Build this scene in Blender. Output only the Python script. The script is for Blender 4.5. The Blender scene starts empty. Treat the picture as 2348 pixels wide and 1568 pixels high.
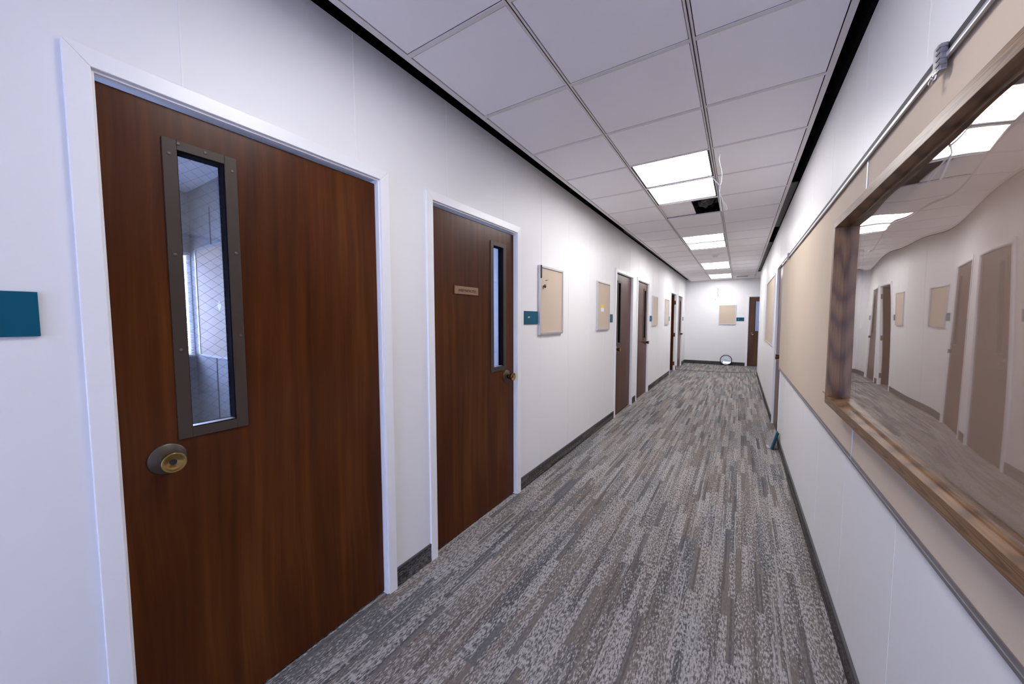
import bpy, bmesh, math, random
from mathutils import Vector, Matrix
random.seed(7)
PI = math.pi
SC = bpy.context.scene
COL = SC.collection

# ------------------------------------------------------------------ dimensions
XL = -1.54          # left wall face
XR = 0.42           # right wall face
YF = 13.30          # end wall face
YB = -4.30          # wall behind
ZC = 2.7066         # ceiling
Y0, MOD = 3.0841, 0.6096
T0, T1, T2, T3 = -1.3697, -0.8152, -0.2193, 0.3325

# ------------------------------------------------------------------ material helpers
def srgb(r, g, b):
    f = lambda c: (c / 12.92) if c <= 0.04045 else ((c + 0.055) / 1.055) ** 2.4
    return (f(r / 255), f(g / 255), f(b / 255), 1)

class NT:
    def __init__(s, name):
        s.m = bpy.data.materials.new(name); s.m.use_nodes = True
        s.t = s.m.node_tree; s.t.nodes.clear()
        s.out = s.n('ShaderNodeOutputMaterial')
    def n(s, typ, **kw):
        nd = s.t.nodes.new(typ)
        for k, v in kw.items(): setattr(nd, k, v)
        return nd
    def l(s, a, b): s.t.links.new(a, b)
    def inp(s, nd, key, v):
        if hasattr(v, 'is_linked') or isinstance(v, bpy.types.NodeSocket): s.l(v, nd.inputs[key])
        else: nd.inputs[key].default_value = v
    def math(s, op, a, b=None, c=None, clamp=False):
        nd = s.n('ShaderNodeMath', operation=op); nd.use_clamp = clamp
        s.inp(nd, 0, a)
        if b is not None: s.inp(nd, 1, b)
        if c is not None: s.inp(nd, 2, c)
        return nd.outputs[0]
    def noise(s, vec, scale, detail=2, rough=0.5):
        nd = s.n('ShaderNodeTexNoise'); s.inp(nd, 'Vector', vec)
        nd.inputs['Scale'].default_value = scale; nd.inputs['Detail'].default_value = detail
        nd.inputs['Roughness'].default_value = rough
        return nd.outputs[0]
    def comb(s, x, y, z=0.0):
        nd = s.n('ShaderNodeCombineXYZ'); s.inp(nd, 0, x); s.inp(nd, 1, y); s.inp(nd, 2, z); return nd.outputs[0]
    def sep(s, v):
        nd = s.n('ShaderNodeSeparateXYZ'); s.inp(nd, 0, v); return nd.outputs
    def coord(s, which='Object'):
        return s.n('ShaderNodeTexCoord').outputs[which]
    def mapv(s, vec, scale=(1, 1, 1), rot=(0, 0, 0)):
        nd = s.n('ShaderNodeMapping'); s.inp(nd, 'Vector', vec)
        nd.inputs['Scale'].default_value = scale; nd.inputs['Rotation'].default_value = rot
        return nd.outputs[0]
    def white(s, vec):
        nd = s.n('ShaderNodeTexWhiteNoise'); s.inp(nd, 'Vector', vec); return nd.outputs[0]
    def ramp(s, fac, stops, interp='LINEAR'):
        nd = s.n('ShaderNodeValToRGB'); s.inp(nd, 0, fac); cr = nd.color_ramp; cr.interpolation = interp
        while len(cr.elements) < len(stops): cr.elements.new(0.5)
        for e, (p, c) in zip(cr.elements, stops): e.position = p; e.color = c
        return nd.outputs[0]
    def mix(s, fac, a, b, blend='MIX'):
        nd = s.n('ShaderNodeMix', data_type='RGBA', blend_type=blend)
        s.inp(nd, 0, fac); s.inp(nd, 6, a); s.inp(nd, 7, b); return nd.outputs[2]
    def bump(s, h, strength=0.2, dist=0.002):
        nd = s.n('ShaderNodeBump'); s.inp(nd, 'Height', h)
        nd.inputs['Strength'].default_value = strength; nd.inputs['Distance'].default_value = dist
        return nd.outputs[0]
    def principled(s, color, rough=0.5, metal=0.0, spec=0.5, normal=None, coat=0.0, coat_rough=0.1):
        p = s.n('ShaderNodeBsdfPrincipled')
        s.inp(p, 'Base Color', color); s.inp(p, 'Roughness', rough); s.inp(p, 'Metallic', metal)
        s.inp(p, 'Specular IOR Level', spec); s.inp(p, 'Coat Weight', coat); s.inp(p, 'Coat Roughness', coat_rough)
        if normal is not None: s.l(normal, p.inputs['Normal'])
        s.l(p.outputs[0], s.out.inputs[0]); return p

def simple(name, col, rough=0.5, metal=0.0, spec=0.5, var=0.04, scale=12, bump=0.0, bscale=150):
    t = NT(name); v = t.coord()
    f = t.noise(v, scale, 3)
    dark = tuple(c * (1 - var * 2) for c in col[:3]) + (1,)
    c = t.mix(f, col, dark)
    nrm = t.bump(t.noise(v, bscale, 2), bump, 0.001) if bump else None
    t.principled(c, rough, metal, spec, nrm)
    return t.m

M = {}
M['wall'] = simple('white_wall_panel', (0.80, 0.795, 0.80, 1), 0.42, spec=0.35, var=0.012, scale=1.2, bump=0.05, bscale=90)
M['batten'] = simple('white_joint', (0.82, 0.815, 0.82, 1), 0.4, var=0.01)
M['casing'] = simple('white_door_casing', (0.83, 0.83, 0.845, 1), 0.32, var=0.012, scale=3)
M['tile'] = simple('ceiling_tile_white', (0.90, 0.865, 0.885, 1), 0.9, spec=0.15, var=0.03, scale=3, bump=0.25, bscale=260)
M['grid'] = simple('ceiling_grid_paint', (0.70, 0.66, 0.65, 1), 0.4, var=0.03)
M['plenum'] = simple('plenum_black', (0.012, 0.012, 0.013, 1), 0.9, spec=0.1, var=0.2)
M['filler'] = simple('grey_gap_filler', (0.10, 0.098, 0.10, 1), 0.6, var=0.2, scale=6)
M['alu'] = simple('brushed_aluminium', (0.60, 0.60, 0.62, 1), 0.38, metal=0.75, var=0.05, scale=30)
M['alu_dark'] = simple('dark_aluminium', (0.30, 0.29, 0.31, 1), 0.4, metal=0.8, var=0.06, scale=30)
M['rail_dark'] = simple('dark_rail_lip', (0.06, 0.055, 0.062, 1), 0.6, metal=0.0, spec=0.2, var=0.06)
M['steel'] = simple('screw_steel', (0.7, 0.7, 0.72, 1), 0.25, metal=1, var=0.05)
M['black'] = simple('black_plastic', (0.012, 0.012, 0.014, 1), 0.45, var=0.1)
M['white_plastic'] = simple('white_plastic', (0.82, 0.82, 0.82, 1), 0.35, var=0.02)
M['frosted'] = simple('frosted_grey_plastic', (0.34, 0.34, 0.345, 1), 0.3, var=0.05)
M['cable'] = simple('white_cable_jacket', (0.85, 0.84, 0.84, 1), 0.4, var=0.03)
M['teal'] = simple('teal_sign_acrylic', (0.0, 0.088, 0.150, 1), 0.5, spec=0.2, var=0.05, scale=4)
M['sign_text'] = simple('white_sign_lettering', (0.75, 0.82, 0.85, 1), 0.5, var=0.02)
M['bronze'] = simple('bronze_vision_frame', (0.060, 0.044, 0.033, 1), 0.45, metal=0.0, spec=0.25, var=0.12, scale=8)
M['rosette'] = simple('dark_bronze_rosette', (0.12, 0.10, 0.085, 1), 0.38, metal=0.85, var=0.15, scale=20)
M['brass'] = simple('aged_brass', (0.42, 0.28, 0.10, 1), 0.24, metal=1, var=0.18, scale=25)
M['hinge'] = simple('brown_hinge', (0.17, 0.085, 0.045, 1), 0.35, metal=0.7, var=0.1)
M['paper'] = simple('white_paper', (0.8, 0.8, 0.8, 1), 0.7, var=0.02)
M['yellow'] = simple('yellow_paper', (0.80, 0.58, 0.06, 1), 0.7, var=0.03)
M['clock_face'] = simple('clock_face_white', (0.85, 0.85, 0.88, 1), 0.3, var=0.01)
M['navy'] = simple('dark_clock_rim', (0.012, 0.011, 0.02, 1), 0.3, var=0.05)
M['office_wall'] = simple('office_wall_paint', (0.44, 0.43, 0.42, 1), 0.6, var=0.03, scale=2)
M['office_floor'] = simple('office_carpet', (0.16, 0.155, 0.16, 1), 0.95, spec=0.1, var=0.15, scale=40)
M['blind'] = simple('white_blind_slat', (0.8, 0.8, 0.8, 1), 0.4, var=0.02)
M['wire'] = simple('wired_glass_wire', (0.16, 0.16, 0.17, 1), 0.4, metal=0.5, var=0.05)
M['bead'] = simple('matte_black_bead', (0.010, 0.009, 0.011, 1), 0.9, spec=0.05, var=0.1)
M['bolt'] = simple('worn_bronze_screw', (0.12, 0.10, 0.085, 1), 0.4, metal=0.4, var=0.2)

# cork / fabric board: beige with a fine weave
def board_mat():
    t = NT('beige_tackboard'); v = t.coord()
    f = t.noise(v, 3, 3); g = t.noise(v, 420, 1)
    c = t.mix(f, (0.58, 0.475, 0.375, 1), (0.52, 0.425, 0.335, 1))
    c = t.mix(t.math('MULTIPLY', g, 0.25), c, (0.66, 0.55, 0.44, 1))
    t.principled(c, 0.75, spec=0.2, normal=t.bump(g, 0.15, 0.001)); return t.m
M['board'] = board_mat()

# dark walnut veneer door
def door_mat(name, grain, tint):
    t = NT(name); v = t.coord()
    warp = t.noise(t.mapv(v, (1.6, 1, 0.35)), 2.2, 3)
    s = t.sep(v)
    vx = t.comb(t.math('ADD', s[0], t.math('MULTIPLY', warp, 0.10)), s[1], s[2])
    g1 = t.noise(t.mapv(vx, (28, 1, 0.9)), 1.0, 4, 0.6)
    g2 = t.noise(t.mapv(vx, (130, 1, 3.0)), 1.0, 3, 0.6)
    big = t.noise(t.mapv(v, (4.0, 1, 0.9)), 1.0, 2)
    f = t.math('ADD', t.math('MULTIPLY', g1, 0.55), t.math('MULTIPLY', big, 0.5))
    c = t.ramp(f, [(0.30, tint[0]), (0.52, tint[1]), (0.72, tint[2])])
    c = t.mix(t.math('MULTIPLY', g2, grain), c, tint[0])
    t.principled(c, 0.30, spec=0.17, normal=t.bump(g2, 0.05, 0.0006)); return t.m
M['door'] = door_mat('dark_walnut_veneer', 0.45, [(0.030, 0.0078, 0.0018, 1), (0.082, 0.0215, 0.0046, 1), (0.135, 0.043, 0.0090, 1)])
M['door_far'] = door_mat('walnut_veneer_warm', 0.3, [(0.055, 0.024, 0.009, 1), (0.10, 0.045, 0.018, 1), (0.15, 0.07, 0.025, 1)])

# oak display frame with cathedral grain
def oak_mat():
    t = NT('stained_oak'); v = t.coord(); s = t.sep(v)
    w = t.noise(t.mapv(v, (2.5, 18, 18)), 1.0, 3)
    fibre = t.noise(t.mapv(v, (7, 240, 240)), 1.0, 4, 0.65)
    dz = t.math('SUBTRACT', t.math('PINGPONG', s[2], 0.40), 0.015)
    arc = t.math('ADD', t.math('MULTIPLY', s[0], 7.0), t.math('MULTIPLY', t.math('MULTIPLY', dz, dz), 11000.0))
    arc = t.math('ADD', t.math('ADD', arc, t.math('MULTIPLY', w, 1.7)), t.math('MULTIPLY', s[1], 9.0))
    ring = t.math('MULTIPLY_ADD', t.math('SINE', t.math('MULTIPLY', arc, 6.283)), 0.5, 0.5)
    c = t.ramp(ring, [(0.0, (0.095, 0.045, 0.017, 1)), (0.30, (0.185, 0.093, 0.039, 1)), (1.0, (0.245, 0.134, 0.060, 1))])
    c = t.mix(t.math('MULTIPLY', t.math('SUBTRACT', fibre, 0.40, clamp=True), 2.2, clamp=True), c, (0.085, 0.040, 0.016, 1))
    t.principled(c, 0.42, spec=0.4, normal=t.bump(fibre, 0.08, 0.0005)); return t.m
M['oak'] = oak_mat()
M['plaque'] = simple('light_walnut_plaque', (0.27, 0.145, 0.08, 1), 0.5, var=0.14, scale=60)
M['engraving'] = simple('dark_engraving', (0.055, 0.022, 0.010, 1), 0.7, var=0.1)

# carpet: tufted planks, long broken stripes with pale flecked yarns
def carpet(name, axis, dim=1.0):
    t = NT(name)
    s = t.sep(t.coord())
    x, y = (s[0], s[1]) if axis == 'y' else ((s[1], s[2]) if axis == 'z' else (s[0], s[2]))
    if axis in ('z', 'x'): x, y = y, x
    # long bands of yarn, cut into segments
    def cell(wid, seg, off):
        cx = t.math('FLOOR', t.math('DIVIDE', t.math('ADD', x, off), wid))
        r = t.white(t.comb(cx, off))
        cy = t.math('FLOOR', t.math('ADD', t.math('DIVIDE', y, seg), t.math('MULTIPLY', r, 9.0)))
        return t.white(t.comb(cx, cy, off))
    a = cell(0.115, 0.62, 0.313); b = cell(0.031, 0.43, 5.71); d = cell(0.0095, 0.60, 2.17); e = cell(0.062, 0.50, 8.3)
    hue = t.math('ADD', t.math('MULTIPLY', a, 0.6), t.math('MULTIPLY', e, 0.4))
    col = t.ramp(hue, [(0.20, (0.165, 0.141, 0.128, 1)), (0.42, (0.155, 0.138, 0.130, 1)), (0.55, (0.132, 0.125, 0.125, 1)), (0.75, (0.108, 0.110, 0.118, 1))])
    dark = t.math('MULTIPLY', t.math('LESS_THAN', d, 0.25), 0.45)
    col = t.mix(dark, col, (0.050, 0.047, 0.050, 1))
    fl = t.noise(t.comb(t.math('MULTIPLY', x, 150.0), t.math('MULTIPLY', y, 42.0)), 1.0, 2, 0.65)
    f2 = t.noise(t.comb(t.math('MULTIPLY', x, 210.0), t.math('MULTIPLY', y, 9.0)), 1.0, 2)
    dens = t.math('ADD', t.math('MULTIPLY', t.math('SUBTRACT', b, 0.15, clamp=True), 0.16), t.math('MULTIPLY', e, 0.05))
    fac = t.math('MULTIPLY', t.math('SUBTRACT', t.math('ADD', fl, dens), 0.555), 6.5, clamp=True)
    fac = t.math('MULTIPLY', fac, t.math('MULTIPLY_ADD', t.math('GREATER_THAN', b, 0.13), 0.75, 0.25))
    line = t.math('MULTIPLY', t.math('GREATER_THAN', d, 0.93), t.math('MULTIPLY', t.math('SUBTRACT', f2, 0.36, clamp=True), 3.5, clamp=True))
    fac = t.math('MAXIMUM', fac, line)
    # dark gaps between tufts
    gap = t.math('MULTIPLY', t.math('SUBTRACT', 0.44, fl, clamp=True), 4.0, clamp=True)
    col = t.mix(t.math('MULTIPLY', gap, 0.7), col, (0.055, 0.050, 0.052, 1))
    col = t.mix(t.math('MULTIPLY', fac, 0.9), col, (0.41, 0.388, 0.38, 1))
    if dim != 1.0: col = t.mix(1.0, col, (dim, dim, dim, 1), 'MULTIPLY')
    t.principled(col, 0.95, spec=0.1, normal=t.bump(fl, 0.35, 0.003)); return t.m
M['carpet'] = carpet('striped_carpet', 'y')
M['base_side'] = carpet('carpet_base_side', 'z', 0.42)
M['base_end'] = carpet('carpet_base_end', 'x', 0.30)
M['base_cap'] = simple('grey_base_cap', (0.07, 0.068, 0.072, 1), 0.6, var=0.1)

def glass_mat(name, tint=(1, 1, 1, 1), ior=1.5, rough=0.0, gain=1.0):
    t = NT(name)
    ge = t.n('ShaderNodeNewGeometry'); dt = t.n('ShaderNodeVectorMath', operation='DOT_PRODUCT')
    t.l(ge.outputs['Normal'], dt.inputs[0]); t.l(ge.outputs['Incoming'], dt.inputs[1])
    k = t.math('SUBTRACT', 1.0, t.math('ABSOLUTE', dt.outputs['Value']), clamp=True)
    r0 = ((ior - 1) / (ior + 1)) ** 2
    f = t.math('MULTIPLY', t.math('MULTIPLY_ADD', t.math('POWER', k, 5.0), 1 - r0, r0), gain, clamp=True)
    tr = t.n('ShaderNodeBsdfTransparent'); tr.inputs[0].default_value = tint
    gl = t.n('ShaderNodeBsdfGlossy'); gl.inputs['Roughness'].default_value = rough
    nz = t.noise(t.coord(), 2.0, 2)
    gl.inputs[0].default_value = (1, 1, 1, 1)
    t.l(t.ramp(nz, [(0, (0.97, 0.97, 0.97, 1)), (1, (1, 1, 1, 1))]), gl.inputs[0])
    mx = t.n('ShaderNodeMixShader'); t.l(f, mx.inputs[0]); t.l(tr.outputs[0], mx.inputs[1]); t.l(gl.outputs[0], mx.inputs[2])
    t.l(mx.outputs[0], t.out.inputs[0]); return t.m
M['glass'] = glass_mat('clear_glass', (0.93, 0.95, 0.97, 1), 1.5)
M['acrylic'] = glass_mat('clear_acrylic', (0.87, 0.84, 0.83, 1), 1.5, 0.004, 1.25)

def emit_mat(name, col, strength):
    t = NT(name)
    e = t.n('ShaderNodeEmission'); e.inputs[1].default_value = strength
    nz = t.noise(t.coord(), 1.5, 1)
    t.l(t.ramp(nz, [(0, tuple(c * 0.98 for c in col[:3]) + (1,)), (1, col)]), e.inputs[0])
    t.l(e.outputs[0], t.out.inputs[0]); return t.m
M['lamp'] = emit_mat('lit_diffuser', (1.0, 0.985, 1.0, 1), 9.0)

def bag_mat():
    t = NT('black_plastic_sheet'); v = t.coord()
    n = t.noise(v, 22, 4)
    t.principled((0.012, 0.012, 0.014, 1), 0.22, spec=0.6, normal=t.bump(n, 0.9, 0.02)); return t.m
M['bag'] = bag_mat()

# ------------------------------------------------------------------ mesh helpers
def box(bm, x0, x1, y0, y1, z0, z1, bev=0.0):
    vs = [bm.verts.new(p) for p in ((x0, y0, z0), (x1, y0, z0), (x1, y1, z0), (x0, y1, z0), (x0, y0, z1), (x1, y0, z1), (x1, y1, z1), (x0, y1, z1))]
    fs = [bm.faces.new([vs[i] for i in q]) for q in ((3, 2, 1, 0), (4, 5, 6, 7), (0, 1, 5, 4), (1, 2, 6, 5), (2, 3, 7, 6), (3, 0, 4, 7))]
    if bev > 0:
        es = list({e for f in fs for e in f.edges})
        bmesh.ops.bevel(bm, geom=es, offset=bev, segments=2, profile=0.6, affect='EDGES')
    return fs
def frame(bm, x0, x1, z0, z1, w, y0, y1, bev=0.0, wb=None, wt=None):
    """rectangular frame in the xz plane, from depth y0 to y1"""
    wb = w if wb is None else wb; wt = w if wt is None else wt
    box(bm, x0, x0 + w, y0, y1, z0, z1, bev); box(bm, x1 - w, x1, y0, y1, z0, z1, bev)
    box(bm, x0 + w, x1 - w, y0, y1, z0, z0 + wb, bev); box(bm, x0 + w, x1 - w, y0, y1, z1 - wt, z1, bev)
def lathe(bm, prof, seg=28, axis='y', c=(0, 0, 0), cap=True):
    """profile of (radius, distance along -y) turned about the y axis"""
    rings = []
    for r, d in prof:
        ring = []
        for i in range(seg):
            a = 2 * PI * i / seg
            ring.append(bm.verts.new((c[0] + r * math.cos(a), c[1] - d, c[2] + r * math.sin(a))))
        rings.append(ring)
    for a, b in zip(rings, rings[1:]):
        for i in range(seg):
            j = (i + 1) % seg
            bm.faces.new((a[i], a[j], b[j], b[i]))
    if prof[0][0] > 1e-5: bm.faces.new(rings[0][::-1])
    if cap and prof[-1][0] > 1e-5: bm.faces.new(rings[-1])
def tube(bm, pts, r, seg=8):
    pts = [Vector(p) for p in pts]; rings = []
    for i, p in enumerate(pts):
        d = (pts[min(i + 1, len(pts) - 1)] - pts[max(i - 1, 0)]).normalized()
        u = d.cross(Vector((0.31, 0.87, 0.12)))
        if u.length < 1e-4: u = d.cross(Vector((1, 0, 0)))
        u.normalize(); w = d.cross(u)
        rr = r[i] if isinstance(r, (list, tuple)) else r
        rings.append([bm.verts.new(p + (u * math.cos(2 * PI * k / seg) + w * math.sin(2 * PI * k / seg)) * rr) for k in range(seg)])
    for a, b in zip(rings, rings[1:]):
        for k in range(seg):
            j = (k + 1) % seg; bm.faces.new((a[k], a[j], b[j], b[k]))
    bm.faces.new(rings[0][::-1]); bm.faces.new(rings[-1])
def spline(pts, n=8):
    pts = [Vector(p) for p in pts]; out = []
    P = [pts[0]] + pts + [pts[-1]]
    for i in range(1, len(P) - 2):
        a, b, c, d = P[i - 1], P[i], P[i + 1], P[i + 2]
        for k in range(n):
            s = k / n
            out.append(0.5 * ((2 * b) + (c - a) * s + (2 * a - 5 * b + 4 * c - d) * s * s + (3 * b - a - 3 * c + d) * s ** 3))
    out.append(pts[-1]); return out
def obj(name, bm, mat, parent=None, smooth=False, loc=None):
    bmesh.ops.recalc_face_normals(bm, faces=bm.faces)
    me = bpy.data.meshes.new(name); bm.to_mesh(me); bm.free()
    me.materials.append(M[mat] if isinstance(mat, str) else mat)
    if smooth:
        for p in me.polygons: p.use_smooth = True
    o = bpy.data.objects.new(name, me); COL.objects.link(o)
    if parent: o.parent = parent
    if loc: o.location = loc
    return o
def boxobj(name, mat, parent, *a, bev=0.0):
    bm = bmesh.new(); box(bm, *a, bev=bev); return obj(name, bm, mat, parent)
def tag(o, label, cat, group=None, kind=None):
    o['label'] = label; o['category'] = cat
    if group: o['group'] = group
    if kind: o['kind'] = kind
    return o
def thing(name, label, cat, loc=(0, 0, 0), rz=0.0, group=None, kind=None):
    o = bpy.data.objects.new(name, None); COL.objects.link(o)
    o.empty_display_size = 0.1; o.location = loc; o.rotation_euler = (0, 0, rz)
    return tag(o, label, cat, group, kind)
def dup(root, loc, rz=None, label=None, group=None):
    r = root.copy(); COL.objects.link(r); r.location = loc
    if rz is not None: r.rotation_euler = (0, 0, rz)
    if label: r['label'] = label
    if group: r['group'] = group
    for ch in list(root.children):
        c = ch.copy(); COL.objects.link(c); c.parent = r
        for g in ch.children:
            d = g.copy(); COL.objects.link(d); d.parent = c
    return r
def text(name, body, size, mat, parent, loc, width=None, depth=0.0006, shear=0.0):
    cu = bpy.data.curves.new(name, 'FONT'); cu.body = body; cu.size = size; cu.extrude = depth; cu.shear = shear
    cu.align_x = 'CENTER'; cu.align_y = 'CENTER'; cu.resolution_u = 3
    tmp = bpy.data.objects.new(name + '_src', cu); COL.objects.link(tmp)
    bpy.context.view_layer.update()
    me = bpy.data.meshes.new_from_object(tmp.evaluated_get(bpy.context.evaluated_depsgraph_get()))
    bpy.data.objects.remove(tmp)
    xs = [v.co.x for v in me.vertices]
    k = (width / (max(xs) - min(xs))) if width else 1.0
    for v in me.vertices:
        x, y, z = v.co; v.co = (x * k, -z, y)
    me.materials.clear(); me.materials.append(M[mat])
    me.name = name
    o = bpy.data.objects.new(name, me); COL.objects.link(o)
    if parent: o.parent = parent
    o.location = loc
    return o
def struct(name, bm, mat, label, cat, parent=None, smooth=False):
    o = obj(name, bm, mat, parent, smooth)
    if parent is None: tag(o, label, cat, kind='structure')
    return o

RZ_L, RZ_R, RZ_F = PI / 2, -PI / 2, 0.0     # a thing's front is its local -y

# ------------------------------------------------------------------ room shell
bm = bmesh.new(); box(bm, -1.66, 2.4, YB - 0.1, YF + 0.1, -0.08, 0.0)
fl = struct('floor', bm, 'carpet', 'grey striped plank carpet running down the corridor', 'floor')
# seam where the corridor carpet meets the cross hall
bm = bmesh.new()
pts = spline([(-1.53, 11.30, 0.0015), (-1.0, 11.34, 0.0015), (-0.45, 11.40, 0.0015), (0.0, 11.55, 0.0015), (0.41, 11.95, 0.0015)], 6)
tube(bm, pts, 0.008, 6)
struct('carpet_seam', bm, 'rail_dark', '', '', fl)

# door openings on the left wall: (outer casing y0, y1)
DL = {1: (0.205, 1.2465), 2: (1.508, 2.552), 3: (5.235, 6.270), 4: (6.535, 7.560), 5: (10.17, 11.20), 6: (11.46, 12.45)}
CW = 0.050; HTOP = 2.2016; OPT = 2.152      # casing width, casing top, opening top
bm = bmesh.new()
edges = [YB] + [v for k in sorted(DL) for v in (DL[k][0] + 0.03, DL[k][1] - 0.03)] + [YF + 0.1]
for i in range(0, len(edges), 2): box(bm, XL - 0.115, XL, edges[i], edges[i + 1], 0, 2.775)
for k in DL: box(bm, XL - 0.115, XL, DL[k][0] + 0.03, DL[k][1] - 0.03, HTOP - 0.03, 2.775)
wl = struct('wall_left', bm, 'wall', 'long white panelled wall on the left with the row of brown doors', 'wall')
bm = bmesh.new()
def seam_ok(y):
    return True
ys = [0.455 + 0.6205 * k for k in range(-7, 21)]
for y in ys:
    z0 = 0.11
    for k in DL:
        if DL[k][0] - 0.02 < y < DL[k][1] + 0.02: z0 = HTOP + 0.002
    box(bm, XL, XL + 0.0014, y - 0.0028, y + 0.0028, z0, 2.77)
struct('panel_joints', bm, 'batten', '', '', wl)

bm = bmesh.new()
DR = (5.17, 6.21)
for a, b in ((YB, DR[0] + 0.03), (DR[1] - 0.03, 11.33)): box(bm, XR, XR + 0.12, a, b, 0, 2.70)
box(bm, XR, XR + 0.12, DR[0] + 0.03, DR[1] - 0.03, HTOP - 0.03, 2.70)
wr = struct('wall_right', bm, 'wall', 'white panelled wall on the right carrying the long beige boards', 'wall')
bm = bmesh.new()
for k in range(-9, 16):
    y = 1.512 + 0.6205 * k
    if y > 11.3: continue
    z0 = HTOP + 0.002 if DR[0] - .02 < y < DR[1] + .02 else 0.105
    if -1.26 < y < 5.21:
        box(bm, XR - 0.0005, XR, y - 0.002, y + 0.002, z0, 0.872); z0 = 2.108
    elif 6.3 < y < 8.4:
        box(bm, XR - 0.0005, XR, y - 0.002, y + 0.002, z0, 1.05); z0 = 2.12
    box(bm, XR - 0.0005, XR, y - 0.002, y + 0.002, z0, 2.695)
struct('panel_joints', bm, 'batten', '', '', wr)

FD = (0.175, 1.20)      # door in the end wall
bm = bmesh.new()
for a, b in ((XL - 0.115, FD[0] + 0.03), (FD[1] - 0.03, 2.4)): box(bm, a, b, YF, YF + 0.12, 0, 2.775)
box(bm, FD[0] + 0.03, FD[1] - 0.03, YF, YF + 0.12, HTOP - 0.03, 2.775)
struct('wall_end', bm, 'wall', 'white wall closing the far end of the corridor', 'wall')
bm = bmesh.new(); box(bm, XR + 0.12, 2.4, 11.21, 11.33, 0, 2.775); box(bm, 2.3, 2.4, 11.33, YF, 0, 2.775)
struct('wall_cross_hall', bm, 'wall', 'white wall of the side hall around the far right corner', 'wall')
# wall behind the camera with an unseen glazed opening, added to brighten the corridor with daylight
bm = bmesh.new()
box(bm, XL - 0.115, -1.30, YB - 0.1, YB, 0, 2.775); box(bm, 0.18, XR + 0.12, YB - 0.1, YB, 0, 2.775)
box(bm, -1.30, 0.18, YB - 0.1, YB, 2.25, 2.775)
struct('wall_back', bm, 'wall', 'white wall at the near end of the corridor around an added glazed opening', 'wall')
w1 = thing('added_window_1', 'tall added glazed opening at the near end of the corridor, out of view', 'window', (-0.56, YB - 0.02, 0), PI, kind='structure')
bm = bmesh.new(); frame(bm, -0.74, 0.74, 0.0, 2.25, 0.06, -0.03, 0.03); box(bm, -0.03, 0.03, -0.03, 0.03, 0.06, 2.19)
obj('window_frame', bm, 'alu', w1); boxobj('pane', 'glass', w1, -0.68, 0.68, -0.004, 0.004, 0.06, 2.19)

# baseboards
def baseboard(name, segs, wall, label):
    bm = bmesh.new(); cap = bmesh.new()
    for a, b in segs:
        if wall == 'left': box(bm, XL, XL + 0.008, a, b, 0, 0.098); box(cap, XL, XL + 0.010, a, b, 0.098, 0.107)
        elif wall == 'right': box(bm, XR - 0.008, XR, a, b, 0, 0.098); box(cap, XR - 0.010, XR, a, b, 0.098, 0.107)
        else: box(bm, a, b, YF - 0.008, YF, 0, 0.098); box(cap, a, b, YF - 0.010, YF, 0.098, 0.107)
    o = struct(name, bm, 'base_end' if wall == 'end' else 'base_side', label, 'baseboard')
    obj('top_binding', cap, 'base_cap', o)
e2 = [YB] + [v for k in sorted(DL) for v in DL[k]] + [YF]
baseboard('baseboard_left', [(e2[i], e2[i + 1]) for i in range(0, len(e2), 2)], 'left', 'dark carpet baseboard along the left wall between the doors')
baseboard('baseboard_right', [(YB, DR[0]), (DR[1], 11.33)], 'right', 'dark carpet baseboard along the right wall')
baseboard('baseboard_end', [(XL, FD[0]), (FD[1], 2.3)], 'end', 'dark grey baseboard along the end wall behind the clock')

# ------------------------------------------------------------------ ceiling
ce_bm = bmesh.new(); gr_bm = bmesh.new(); bk = bmesh.new()
LIGHT_ROWS = [-9, -4, 0, 1, 5, 6, 10, 11]
SINGLE = (14, 16)
HOLE = 2
zt = ZC + 0.002
for k in range(-13, 17):
    ya, yb = Y0 + MOD * k, Y0 + MOD * (k + 1)
    ya = max(ya, YB); yb = min(yb, YF)
    if yb <= ya: continue
    for ci, (xa, xb) in enumerate(((T0, T1), (T1, T2), (T2, T3))):
        if ci == 1 and (k in LIGHT_ROWS or SINGLE[0] <= k < SINGLE[1] or k == HOLE): continue
        g = 0.0148
        box(ce_bm, xa + (0.004 if ci == 0 else g), xb - (0.004 if ci == 2 else g), ya + g, yb - g, zt, zt + 0.015, 0.002)
    if k >= 14: box(ce_bm, T3 + 0.03, 2.3, ya + 0.0148, yb - 0.0148, zt, zt + 0.015)
ceil = struct('ceiling', ce_bm, 'tile', 'suspended ceiling of white lay-in tiles in a metal grid', 'ceiling')
for k in range(-13, 18):
    y = Y0 + MOD * k
    if y < YB + .02 or y > YF - 0.02: continue
    for ci, (xa, xb) in enumerate(((T0, T1), (T1, T2), (T2, T3))):
        if True:
            box(gr_bm, xa + 0.012 * (ci > 0), xb - 0.012 * (ci < 2), y - 0.011, y + 0.011, ZC, ZC + 0.004)
for x in (T1, T2):
    for s in (-1, 1): box(gr_bm, x + s * 0.0075 - 0.0042, x + s * 0.0075 + 0.0042, YB, YF, ZC - 0.001, ZC + 0.004)
    box(gr_bm, x - 0.002, x + 0.002, YB, YF, ZC + 0.012, ZC + 0.03)
box(gr_bm, T0 - 0.030, T0, YB, YF, ZC - 0.001, ZC + 0.004); box(gr_bm, T0 - 0.030, T0 - 0.027, YB, YF, ZC, ZC + 0.05)
box(gr_bm, T3, T3 + 0.026, YB, YF, ZC - 0.001, ZC + 0.004); box(gr_bm, T3 + 0.023, T3 + 0.026, YB, 11.45, ZC, ZC + 0.05)
struct('ceiling_grid', gr_bm, 'grid', '', '', ceil)
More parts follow.
